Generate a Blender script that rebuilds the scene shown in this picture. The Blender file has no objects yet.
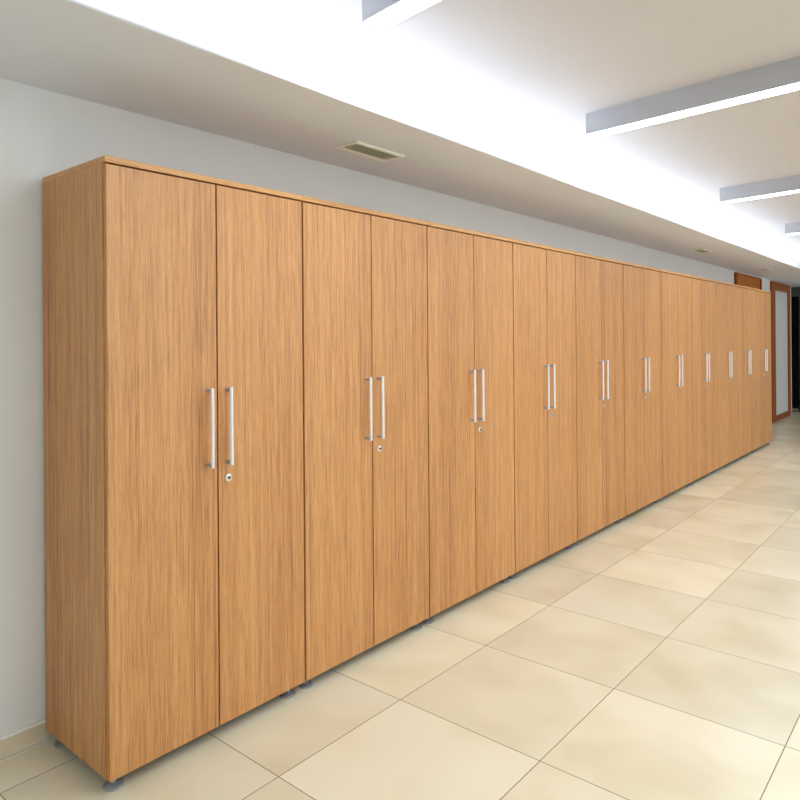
import bpy, bmesh, math, random
from mathutils import Matrix, Vector

random.seed(4)
S = bpy.context.scene
COL = S.collection

# ------------------------------------------------------------------ colour / view
S.view_settings.view_transform = 'Standard'
S.view_settings.look = 'None'
S.view_settings.exposure = 0.36
S.view_settings.gamma = 1.0


def lin(r, g, b):
    def f(c):
        c /= 255.0
        return c / 12.92 if c <= 0.04045 else ((c + 0.055) / 1.055) ** 2.4
    return (f(r), f(g), f(b), 1.0)


# ------------------------------------------------------------------ dimensions (metres)
W = 0.8            # width of one two-door cabinet
N = 11             # cabinets in the row
D = 0.446          # depth
H = 1.957          # top of the cabinets
ZB = 0.043         # underside of the doors
XW = -0.461        # wall behind the cabinets
ZS = 2.273         # soffit underside
XS = 0.236         # soffit edge
ZC = 2.70          # ceiling
YN = -3.6          # wall behind the camera
YE = 13.2          # end of the corridor
YL = 12.56         # where the left wall stops
XR = 6.0           # right wall
TILE, TX, TY = 0.6, 0.3235, 0.3932


# ------------------------------------------------------------------ material helpers
def new_mat(name):
    m = bpy.data.materials.new(name)
    m.use_nodes = True
    nt = m.node_tree
    nt.nodes.clear()
    out = nt.nodes.new('ShaderNodeOutputMaterial')
    b = nt.nodes.new('ShaderNodeBsdfPrincipled')
    nt.links.new(b.outputs[0], out.inputs[0])
    return m, nt, b, out


def nd(nt, typ, **kw):
    n = nt.nodes.new(typ)
    for k, v in kw.items():
        if k.startswith('i_'):
            n.inputs[k[2:]].default_value = v
        else:
            setattr(n, k, v)
    return n


def mth(nt, op, a, b=None, c=None, clamp=False):
    n = nt.nodes.new('ShaderNodeMath')
    n.operation = op
    n.use_clamp = clamp
    for i, v in enumerate((a, b, c)):
        if v is None:
            continue
        if isinstance(v, (int, float)):
            n.inputs[i].default_value = v
        else:
            nt.links.new(v, n.inputs[i])
    return n.outputs[0]


def ramp(nt, fac, stops):
    r = nt.nodes.new('ShaderNodeValToRGB')
    els = r.color_ramp.elements
    els.remove(els[1])
    els[0].position, els[0].color = stops[0]
    for p, c in stops[1:]:
        els.new(p).color = c
    nt.links.new(fac, r.inputs[0])
    return r.outputs[0]


def mix(nt, fac, a, b, blend='MIX'):
    n = nt.nodes.new('ShaderNodeMix')
    n.data_type = 'RGBA'
    n.blend_type = blend
    for sock, v in ((n.inputs[0], fac), (n.inputs[6], a), (n.inputs[7], b)):
        if isinstance(v, (int, float)):
            sock.default_value = v
        elif isinstance(v, tuple):
            sock.default_value = v
        else:
            nt.links.new(v, sock)
    return n.outputs[2]


def simple(name, col, rough=0.5, metal=0.0, spec=0.5, noise=0.0, nscale=20.0):
    m, nt, b, out = new_mat(name)
    b.inputs['Roughness'].default_value = rough
    b.inputs['Metallic'].default_value = metal
    b.inputs['Specular IOR Level'].default_value = spec
    if noise:
        tc = nd(nt, 'ShaderNodeTexCoord')
        n = nd(nt, 'ShaderNodeTexNoise', i_Scale=nscale, i_Detail=4.0)
        nt.links.new(tc.outputs['Object'], n.inputs['Vector'])
        dark = tuple(c * (1 - noise) for c in col[:3]) + (1,)
        lite = tuple(min(1, c * (1 + noise)) for c in col[:3]) + (1,)
        c = ramp(nt, n.outputs[0], [(0.3, dark), (0.7, lite)])
        nt.links.new(c, b.inputs['Base Color'])
    else:
        b.inputs['Base Color'].default_value = col
    return m


def wood(name, axis, light, mid, dark, rough=0.48, strength=1.0, fine=1.0, spec=0.9):
    """straight-grained veneer, grain running along the given axis"""
    m, nt, b, out = new_mat(name)
    tc = nd(nt, 'ShaderNodeTexCoord')
    oi = nd(nt, 'ShaderNodeObjectInfo')
    off = mth(nt, 'MULTIPLY', oi.outputs['Random'], 37.0)
    comb = nd(nt, 'ShaderNodeCombineXYZ')
    for i in range(3):
        nt.links.new(off, comb.inputs[i])
    add = nd(nt, 'ShaderNodeVectorMath', operation='ADD')
    nt.links.new(tc.outputs['Object'], add.inputs[0])
    nt.links.new(comb.outputs[0], add.inputs[1])

    def layer(across, along, detail, rough_=0.55, dist=0.0):
        mp = nd(nt, 'ShaderNodeMapping')
        sc = [across * fine] * 3
        sc[axis] = along
        mp.inputs['Scale'].default_value = sc
        nt.links.new(add.outputs[0], mp.inputs['Vector'])
        n = nd(nt, 'ShaderNodeTexNoise', i_Scale=1.0, i_Detail=detail, i_Roughness=rough_, i_Distortion=dist)
        nt.links.new(mp.outputs[0], n.inputs['Vector'])
        return n.outputs[0]

    bands = layer(7.0, 0.25, 3.0)          # broad tone bands across a panel
    streak = layer(85.0, 0.8, 3.0, 0.6)    # centimetre streaks the height of the door
    lines = layer(240.0, 6.0, 3.0, 0.65)    # fibre lines
    ticks = layer(320.0, 22.0, 2.0, 0.5)   # short dark pores
    f = mth(nt, 'MULTIPLY', bands, 0.22)
    f = mth(nt, 'MULTIPLY_ADD', streak, 0.33, f)
    f = mth(nt, 'MULTIPLY_ADD', lines, 0.45, f)
    c = ramp(nt, f, [(0.34, dark), (0.5, mid), (0.64, light)])
    t = mth(nt, 'MULTIPLY', mth(nt, 'GREATER_THAN', ticks, 0.60), 0.20 * strength)
    c = mix(nt, t, c, dark)
    # dark drawn-out lines of late wood
    ln = mth(nt, 'SUBTRACT', layer(210.0, 4.5, 3.0, 0.65), 0.54)
    ln = mth(nt, 'MULTIPLY', ln, 4.5 * strength, clamp=True)
    c = mix(nt, mth(nt, 'MULTIPLY', ln, 0.9), c, dark)
    nt.links.new(c, b.inputs['Base Color'])
    b.inputs['Roughness'].default_value = rough
    b.inputs['Specular IOR Level'].default_value = spec
    bump = nd(nt, 'ShaderNodeBump', i_Strength=0.05, i_Distance=0.002)
    nt.links.new(lines, bump.inputs['Height'])
    nt.links.new(bump.outputs[0], b.inputs['Normal'])
    return m


LW, MW, DW = lin(222, 165, 104), lin(206, 145, 82), lin(148, 88, 38)
M_wood = wood('oak_veneer_upright', 2, LW, MW, DW)
M_woodh = wood('oak_veneer_lengthwise', 1, lin(228, 174, 108), lin(212, 154, 86), lin(170, 108, 50))
M_inside = simple('gap_shade', lin(48, 30, 16), 0.8)  # shade of the seams and underside put into the inner panels' colour
M_doorwood = wood('door_timber', 2, lin(202, 122, 40), lin(188, 108, 28), lin(144, 76, 16), 0.5, spec=0.15)
M_redwood = wood('frame_timber', 2, lin(176, 94, 28), lin(158, 80, 20), lin(116, 54, 12), 0.5, spec=0.15)
M_alu = simple('satin_aluminium', lin(240, 242, 248), 0.35, 0.15, noise=0.04, nscale=60)
M_post = simple('handle_post_grey', lin(168, 170, 178), 0.4, 0.3)
M_chrome = simple('lock_nickel', lin(225, 225, 228), 0.18, 1.0)
M_black = simple('keyhole_black', lin(18, 20, 28), 0.5)
M_foot = simple('grey_plastic_foot', lin(150, 151, 154), 0.4, 0.0)
M_stem = simple('dark_foot_stem', lin(92, 94, 100), 0.4, 0.5)
M_wall = simple('painted_wall', lin(234, 237, 238), 0.65, 0, 0.3, noise=0.012, nscale=3)
M_soffit = simple('painted_soffit', lin(230, 234, 244), 0.75, 0, 0.2, noise=0.012, nscale=2)
M_ceil = simple('painted_ceiling', lin(216, 215, 219), 0.8, 0, 0.2, noise=0.01, nscale=2)
M_base = simple('beige_skirting_tile', lin(220, 209, 184), 0.3, 0, 0.5, noise=0.06, nscale=5)
M_grout = simple('pale_grout', lin(246, 243, 236), 0.7)
M_fixture = simple('grey_light_housing', lin(188, 192, 200), 0.45, 0.1)
M_ventframe = simple('cream_vent_frame', lin(244, 241, 232), 0.5)
M_ventslat = simple('olive_vent_slat', lin(222, 219, 200), 0.55)
M_ventback = simple('dark_vent_duct', lin(188, 184, 164), 0.9)
M_darkglass = simple('black_glazing', lin(7, 7, 9), 0.25, 0, 0.3)
M_darkframe = simple('charcoal_frame', lin(80, 80, 78), 0.5)
M_steel = simple('steel_patch', lin(205, 205, 212), 0.3, 0.9)
M_panel = simple('pale_door_panel', lin(224, 230, 230), 0.4, 0, 0.4, noise=0.02, nscale=2)


def floor_material():
    m, nt, b, out = new_mat('beige_floor_tiles')
    tc = nd(nt, 'ShaderNodeTexCoord')
    sep = nd(nt, 'ShaderNodeSeparateXYZ')
    nt.links.new(tc.outputs['Object'], sep.inputs[0])
    u = mth(nt, 'DIVIDE', mth(nt, 'SUBTRACT', sep.outputs[0], TX), TILE)
    v = mth(nt, 'DIVIDE', mth(nt, 'SUBTRACT', sep.outputs[1], TY), TILE)
    fu, fv = mth(nt, 'FLOOR', u), mth(nt, 'FLOOR', v)
    ru, rv = mth(nt, 'SUBTRACT', u, fu), mth(nt, 'SUBTRACT', v, fv)
    eu = mth(nt, 'MINIMUM', ru, mth(nt, 'SUBTRACT', 1.0, ru))
    ev = mth(nt, 'MINIMUM', rv, mth(nt, 'SUBTRACT', 1.0, rv))
    e = mth(nt, 'MINIMUM', eu, ev)
    joint = mth(nt, 'LESS_THAN', e, 0.0030)
    ident = nd(nt, 'ShaderNodeCombineXYZ')
    nt.links.new(fu, ident.inputs[0])
    nt.links.new(fv, ident.inputs[1])
    wn = nd(nt, 'ShaderNodeTexWhiteNoise')
    nt.links.new(ident.outputs[0], wn.inputs['Vector'])
    # cloudy stone pattern, shifted per tile
    sc = nd(nt, 'ShaderNodeVectorMath', operation='SCALE')
    sc.inputs['Scale'].default_value = 9.0
    nt.links.new(wn.outputs['Color'], sc.inputs[0])
    ad = nd(nt, 'ShaderNodeVectorMath', operation='ADD')
    nt.links.new(tc.outputs['Object'], ad.inputs[0])
    nt.links.new(sc.outputs[0], ad.inputs[1])
    n1 = nd(nt, 'ShaderNodeTexNoise', i_Scale=2.4, i_Detail=2.0, i_Roughness=0.4, i_Distortion=0.2)
    nt.links.new(ad.outputs[0], n1.inputs['Vector'])
    f = n1.outputs[0]
    c = ramp(nt, f, [(0.28, lin(231, 219, 188)), (0.42, lin(239, 229, 200)), (0.56, lin(245, 236, 210)), (0.75, lin(247, 240, 217))])
    tint = ramp(nt, wn.outputs['Value'], [(0.0, lin(238, 238, 238)), (1.0, lin(255, 255, 255))])
    c = mix(nt, 1.0, c, tint, 'MULTIPLY')
    c = mix(nt, joint, c, lin(135, 122, 98))
    nt.links.new(c, b.inputs['Base Color'])
    r = mth(nt, 'MULTIPLY_ADD', joint, 0.4, 0.26)
    nt.links.new(r, b.inputs['Roughness'])
    b.inputs['Specular IOR Level'].default_value = 0.5
    bump = nd(nt, 'ShaderNodeBump', i_Strength=0.3, i_Distance=0.002)
    h = mth(nt, 'SUBTRACT', 1.0, joint)
    nt.links.new(h, bump.inputs['Height'])
    nt.links.new(bump.outputs[0], b.inputs['Normal'])
    return m


def emitter(name, col, strength):
    m, nt, b, out = new_mat(name)
    nt.nodes.remove(b)
    e = nd(nt, 'ShaderNodeEmission')
    e.inputs[0].default_value = col
    e.inputs[1].default_value = strength
    nt.links.new(e.outputs[0], out.inputs[0])
    return m


M_floor = floor_material()
M_led = emitter('cool_led_diffuser', (0.88, 0.955, 1.0, 1), 20.5)


# ------------------------------------------------------------------ mesh helpers
def bx(bm, x0, x1, y0, y1, z0, z1, bevel=0.0, seg=2):
    vs = [bm.verts.new((x, y, z)) for x in (x0, x1) for y in (y0, y1) for z in (z0, z1)]
    q = [(0, 1, 3, 2), (4, 6, 7, 5), (0, 4, 5, 1), (2, 3, 7, 6), (0, 2, 6, 4), (1, 5, 7, 3)]
    fs = [bm.faces.new([vs[i] for i in f]) for f in q]
    if bevel:
        es = list({e for f in fs for e in f.edges})
        bmesh.ops.bevel(bm, geom=es, offset=bevel, segments=seg, profile=0.5, affect='EDGES')


def lathe(bm, profile, centre, axis='Z', n=24):
    """closed profile of (radius, height) turned about an axis through centre"""
    rings = []
    for r, h in profile:
        ring = []
        for i in range(n):
            a = 2 * math.pi * i / n
            p = (r * math.cos(a), r * math.sin(a), h)
            if axis == 'X':
                p = (h, r * math.cos(a), r * math.sin(a))
            ring.append(bm.verts.new((centre[0] + p[0], centre[1] + p[1], centre[2] + p[2])))
        rings.append(ring)
    for a, b in zip(rings, rings[1:]):
        for i in range(n):
            bm.faces.new((a[i], a[(i + 1) % n], b[(i + 1) % n], b[i]))
    bm.faces.new(rings[0][::-1])
    bm.faces.new(rings[-1])


def obj(name, bm, mat, parent=None, smooth=False, loc=None):
    bmesh.ops.recalc_face_normals(bm, faces=bm.faces[:])
    me = bpy.data.meshes.new(name)
    bm.to_mesh(me)
    bm.free()
    me.materials.append(mat)
    if smooth:
        for p in me.polygons:
            p.use_smooth = True
        try:
            me.set_sharp_from_angle(angle=math.radians(35))
        except Exception:
            pass
    o = bpy.data.objects.new(name, me)
    COL.objects.link(o)
    if parent:
        o.parent = parent
    if loc:
        o.location = loc
    return o


def box(name, x0, x1, y0, y1, z0, z1, mat, parent=None, bevel=0.0):
    bm = bmesh.new()
    bx(bm, x0, x1, y0, y1, z0, z1, bevel)
    return obj(name, bm, mat, parent)


def struct(o):
    o['kind'] = 'structure'
    return o


def empty(name, loc, label=None, cat=None, group=None):
    o = bpy.data.objects.new(name, None)
    o.empty_display_size = 0.1
    COL.objects.link(o)
    o.location = loc
    if label:
        o['label'] = label
    if cat:
        o['category'] = cat
    if group:
        o['group'] = group
    return o


def copy_tree(o, parent=None):
    c = o.copy()
    COL.objects.link(c)
    c.parent = parent
    for ch in list(o.children):
        copy_tree(ch, c)
    return c


# ------------------------------------------------------------------ the setting
struct(box('floor', XW - 1.6, XR + 0.1, YN - 0.1, YE + 0.12, -0.12, 0.0, M_floor))
struct(box('ceiling', XW - 1.6, XR + 0.1, YN - 0.1, YE + 0.12, ZC, ZC + 0.1, M_ceil))
bm = bmesh.new()
bx(bm, XW - 0.12, XW, YN, YL, 0.0, ZC)
bx(bm, XW - 0.12, XW, YL, YE, ZS + 0.011, ZC)
struct(obj('wall_left', bm, M_wall))
struct(box('wall_right', XR, XR + 0.1, YN, YE, 0.0, ZC, M_wall))
struct(box('wall_back', XW, XR, YN - 0.1, YN, 0.0, ZC, M_wall))
# end wall with an opening for the black glazed door
bm = bmesh.new()
bx(bm, -0.330, XR, YE, YE + 0.1, 0.0, ZC)
bx(bm, XW - 1.6, -0.330, YE, YE + 0.1, 2.275, ZC)
struct(obj('wall_front', bm, M_wall))
struct(box('wall_recess', XW - 1.6, XW - 1.5, YL - 0.1, YE, 0.0, ZC, M_wall))
struct(box('wall_return', XW - 1.5, XW - 0.12, YL - 0.1, YL, 0.0, ZC, M_wall))

# lowered soffit over the cabinets, open cove above it
bm = bmesh.new()
bx(bm, XW, XS, YN, YL, ZS, ZS + 0.007)
bx(bm, XW - 1.5, XS, YL, YE, ZS, ZS + 0.007)
struct(obj('trim_1', bm, M_soffit))

# tiled skirting with its pale cap and grout line
bb = empty('baseboard_left', (XW, 0, 0))
struct(bb)
box('skirting_tile', 0.0, 0.010, YN, 10.955, 0.004, 0.068, M_base, bb)
box('skirting_cap', 0.0, 0.013, YN, 10.955, 0.068, 0.077, M_grout, bb, 0.002)
box('floor_joint', 0.010, 0.018, YN, 10.955, 0.0003, 0.003, M_grout, bb)

# door_1: plain timber door in the left wall beyond the cabinets, its top shows above them
d1 = struct(empty('door_1', (XW, 9.62, 0)))
box('door_leaf', 0.001, 0.012, -0.66, 0.66, 0.005, 2.235, M_doorwood, d1)
bm = bmesh.new()
bx(bm, 0.001, 0.030, -0.73, -0.66, 0.0, 2.245)
bx(bm, 0.001, 0.030, 0.66, 0.69, 0.0, 2.245)
bx(bm, 0.001, 0.030, -0.66, 0.66, 2.235, 2.245)
obj('door_frame', bm, M_redwood, d1)

# door_2: pale panel in a red-brown timber frame near the end of the left wall
d2 = struct(empty('door_2', (XW, 11.74, 0)))
box('door_panel', 0.001, 0.012, -0.54, 0.44, 0.11, 2.12, M_panel, d2)
bm = bmesh.new()
bx(bm, 0.001, 0.030, -0.78, -0.54, 0.02, 2.25)
bx(bm, 0.001, 0.030, 0.44, 0.60, 0.02, 2.25)
bx(bm, 0.001, 0.030, -0.54, 0.44, 2.12, 2.25)
bx(bm, 0.001, 0.030, -0.54, 0.44, 0.02, 0.11)
obj('door_frame', bm, M_redwood, d2)

# door_3: black glazed door at the end of the corridor
d3 = struct(empty('door_3', (-0.9, YE, 0)))
bm = bmesh.new()
bx(bm, -1.15, 0.45, 0.02, 0.045, 0.001, 2.10)
obj('glass_pane', bm, M_darkglass, d3)
bm = bmesh.new()
bx(bm, -1.16, 0.57, -0.01, 0.06, 2.10, 2.272)
bx(bm, 0.45, 0.57, -0.01, 0.06, 0.0, 2.10)
obj('door_frame', bm, M_darkframe, d3)
box('bottom_patch', 0.30, 0.42, 0.0, 0.02, 0.015, 0.06, M_steel, d3, 0.004)


# ------------------------------------------------------------------ cabinets
def make_cabinet():
    root = empty('storage_cabinet', (0, 0, 0))
    g = 0.0015
    xf = -0.020                      # front of the carcass, doors sit before it
    ztop = H - 0.019
    # side panels
    for y0 in (g / 2, W - 0.018 - g / 2):
        bm = bmesh.new()
        bx(bm, -D, xf, y0, y0 + 0.018, ZB, ztop, 0.0008, 1)
        obj('side_panel', bm, M_wood, root)
    bm = bmesh.new()
    bx(bm, -D, 0.0, 0.0004, W - 0.0004, ztop, H, 0.0012, 2)
    obj('top_panel', bm, M_woodh, root)
    box('bottom_panel', -D + 0.006, xf, 0.019, W - 0.019, ZB, ZB + 0.018, M_inside, root)
    box('back_panel', -D + 0.001, -D + 0.006, 0.019, W - 0.019, ZB + 0.018, ztop, M_inside, root)
    box('front_rail', xf - 0.02, xf - 0.001, 0.019, W - 0.019, ztop - 0.05, ztop, M_inside, root)
    # doors
    zd0, zd1 = ZB - 0.001, ztop - 0.006
    for s in (0, 1):
        y0 = 0.0045 if s == 0 else W / 2 + 0.0030
        y1 = W / 2 - 0.0030 if s == 0 else W - 0.0045
        bm = bmesh.new()
        bx(bm, xf + 0.0015, 0.0, y0, y1, zd0, zd1, 0.0012, 2)
        door = obj('cabinet_door', bm, M_wood, root)
        yh = W / 2 + (-0.040 if s == 0 else 0.038)
        zh0, zh1 = 0.950, 1.225
        bm = bmesh.new()
        lathe(bm, [(0.0035, 0), (0.0062, 0.002), (0.0062, zh1 - zh0 - 0.002), (0.0035, zh1 - zh0)], (0.028, yh, zh0), 'Z', 16)
        h = obj('bar_handle', bm, M_alu, door, True)
        h['label'] = 'satin metal bar handle'
        for z in (zh0 + 0.010, zh1 - 0.010):
            bm = bmesh.new()
            lathe(bm, [(0.0075, 0.0), (0.0075, 0.003), (0.0066, 0.005), (0.0066, 0.0265)], (0.0, yh, z), 'X', 16)
            obj('handle_post', bm, M_post, door, True)
        if s == 1:
            bm = bmesh.new()
            lathe(bm, [(0.0150, 0.0), (0.0150, 0.002), (0.0135, 0.0045), (0.0085, 0.0055), (0.0078, 0.0075), (0.002, 0.008)],
                  (0.0, yh + 0.004, 0.903), 'X', 24)
            lk = obj('lock_cylinder', bm, M_chrome, door, True)
            lk['label'] = 'round nickel lock with dark keyhole'
            bm = bmesh.new()
            lathe(bm, [(0.0046, 0.0), (0.0046, 0.0012)], (0.0075, yh + 0.004, 0.903), 'X', 16)
            bx(bm, 0.0075, 0.0092, yh + 0.0032, yh + 0.0048, 0.899, 0.907)
            hole = obj('lock_keyhole', bm, M_black, door)
            hole['label'] = 'dark keyhole'
    # adjustable feet
    for x in (-0.042, -D + 0.06):
        for y in (0.036, W - 0.055):
            bm = bmesh.new()
            lathe(bm, [(0.029, 0.0), (0.031, 0.002), (0.030, 0.006), (0.020, 0.009), (0.010, 0.011)], (x, y, 0.0005), 'Z', 28)
            lathe(bm, [(0.008, 0.0), (0.008, ZB - 0.010)], (x, y, 0.0095), 'Z', 16)
            obj('levelling_foot', bm, M_foot, root, True)
    return root


cab_labels = [
    'oak cabinet nearest the camera, its left side panel exposed beside the bare wall',
    'second two-door oak cabinet from the near left end of the row',
    'third two-door oak cabinet from the near left end of the row',
    'fourth two-door oak cabinet from the near left end of the row',
    'fifth two-door oak cabinet from the near left end of the row',
    'middle oak cabinet, sixth of eleven in the row',
    'fifth two-door oak cabinet from the far right end of the row',
    'fourth two-door oak cabinet from the far right end of the row',
    'third two-door oak cabinet from the far right end of the row',
    'second last two-door oak cabinet at the far end of the row',
    'farthest two-door oak cabinet, at the row end by the framed pale door',
]
first = make_cabinet()
for i in range(N):
    c = first if i == 0 else copy_tree(first)
    c.location = (0, i * W, 0)
    c['label'] = cab_labels[i]
    c['category'] = 'cabinet'
    c['group'] = 'oak storage cabinets in a row along the wall'


# ------------------------------------------------------------------ air vents in the soffit
def make_vent():
    root = empty('ceiling_vent', (0, 0, ZS))
    L, Wd, b = 0.335, 0.138, 0.020
    bm = bmesh.new()
    for (x0, x1, y0, y1) in ((-Wd / 2, -Wd / 2 + b, -L / 2, L / 2), (Wd / 2 - b, Wd / 2, -L / 2, L / 2),
                             (-Wd / 2 + b, Wd / 2 - b, -L / 2, -L / 2 + b), (-Wd / 2 + b, Wd / 2 - b, L / 2 - b, L / 2)):
        bx(bm, x0, x1, y0, y1, -0.010, 0.0, 0.0025, 1)
    obj('vent_frame', bm, M_ventframe, root)
    box('vent_backing', -Wd / 2 + b, Wd / 2 - b, -L / 2 + b, L / 2 - b, -0.0012, -0.0002, M_ventback, root)
    n = 6
    for k in range(n):
        x = -Wd / 2 + b + (k + 0.5) * (Wd - 2 * b) / n
        bm = bmesh.new()
        bx(bm, -0.0060, 0.0060, -L / 2 + b, L / 2 - b, -0.0008, 0.0008)
        bmesh.ops.rotate(bm, verts=bm.verts[:], cent=(0, 0, 0), matrix=Matrix.Rotation(math.radians(28), 3, 'Y'))
        obj('vent_slat', bm, M_ventslat, root, loc=(x, 0, -0.0055))
    return root


v0 = make_vent()
for i, (x, y, lab) in enumerate([
        (-0.140, 1.355, 'nearest slatted air vent in the soffit above the second cabinet'),
        (-0.135, 6.36, 'small air vent in the soffit midway along the cabinets, second from camera'),
        (-0.125, 9.07, 'air vent in the soffit just before the brown timber door, third from camera'),
        (-0.125, 11.9, 'farthest air vent in the soffit, above the framed pale door')]):
    v = v0 if i == 0 else copy_tree(v0)
    v.location = (x, y, ZS)
    v['label'] = lab
    v['category'] = 'vent'
    v['group'] = 'air vents in the soffit'


# ------------------------------------------------------------------ linear light beams under the ceiling
def make_beam():
    root = empty('linear_ceiling_light', (0, 0, ZC))
    L, wd, hh, t = 4.6, 0.11, 0.122, 0.004
    bm = bmesh.new()
    bx(bm, 0.0, L, 0.0, t, -hh, 0.0)
    bx(bm, 0.0, L, wd - t, wd, -hh, 0.0)
    bx(bm, 0.0, t, t, wd - t, -hh, 0.0)
    bx(bm, L - t, L, t, wd - t, -hh, 0.0)
    bx(bm, t, L - t, t, wd - t, -0.02, 0.0)
    obj('light_housing', bm, M_fixture, root)
    dif = box('light_diffuser', t, L - t, t, wd - t, -hh + 0.0005, -hh + 0.006, M_led, root)
    dif['label'] = 'glowing white diffuser strip'
    return root


b0 = make_beam()
for i, (x, y, sl, lab) in enumerate([
        (0.276, 0.857, -0.14, 'nearest grey light beam on the ceiling, cut off by the photo top'),
        (0.283, 2.758, -0.098, 'largest grey light beam in full view on the ceiling, second from camera'),
        (0.291, 5.457, -0.17, 'third grey linear light beam from the camera, halfway along the ceiling'),
        (0.313, 8.035, -0.17, 'fourth grey light beam, small and far, at the right photo edge')]):
    o = b0 if i == 0 else copy_tree(b0)
    o.location = (x, y, ZC)
    o.rotation_euler = (0, 0, math.atan(sl))
    o['label'] = lab
    o['category'] = 'ceiling light'
    o['group'] = 'linear light beams across the ceiling'


# ------------------------------------------------------------------ lamps
def area(name, loc, sx, sy, power, col, rot=(0, 0, 0)):
    l = bpy.data.lights.new(name, 'AREA')
    l.shape = 'RECTANGLE'
    l.size, l.size_y = sx, sy
    l.energy = power
    l.color = col
    o = bpy.data.objects.new(name, l)
    COL.objects.link(o)
    o.location = loc
    o.rotation_euler = rot
    return o


# LED strip lying in the cove on top of the soffit, shining up
area('cove_led_strip', (-0.18, (YN + YE) / 2, ZS + 0.03), 0.05, YE - YN - 0.1, 38, (0.97, 0.985, 1.0), (math.pi, 0, 0))

# added fill light at the unseen right wall, lifts the wall above the cabinets
area('added_side_fill', (XR - 0.06, 4.6, 1.95), 1.3, 15.0, 74, (0.76, 0.88, 1.0), (0, math.radians(90), 0))

# added fill lamp behind the camera, brightens the near left area
area('added_rear_fill', (2.2, -2.2, ZC - 0.03), 2.4, 0.4, 9, (0.9, 0.96, 1.0))

# ------------------------------------------------------------------ world
w = bpy.data.worlds.new('World')
S.world = w
w.use_nodes = True
w.node_tree.nodes['Background'].inputs[0].default_value = (0.8, 0.85, 0.9, 1)
w.node_tree.nodes['Background'].inputs[1].default_value = 0.3

# ------------------------------------------------------------------ camera
cd = bpy.data.cameras.new('camera')
cam = bpy.data.objects.new('camera', cd)
COL.objects.link(cam)
r = Vector((0.7639939361, 0.6451813260, -0.0073703572))
u = Vector((0.0066047465, 0.0036023398, 0.9999716998))
f = Vector((-0.6451896178, 0.7640209943, 0.0015090934))
M = Matrix((r, u, -f)).transposed().to_4x4()
M.translation = (2.0310219, -1.0162074, 1.3906117)
cam.matrix_world = M
cd.sensor_width = 36.0
cd.lens = 684.55556 * 36.0 / 800.0
cd.shift_x = 0.33203 / 800.0
cd.shift_y = -62.54690 / 800.0
cd.clip_start = 0.02
cd.clip_end = 100
S.camera = cam
S.cycles.max_bounces = 10
S.cycles.diffuse_bounces = 6
S.cycles.sample_clamp_indirect = 6.0
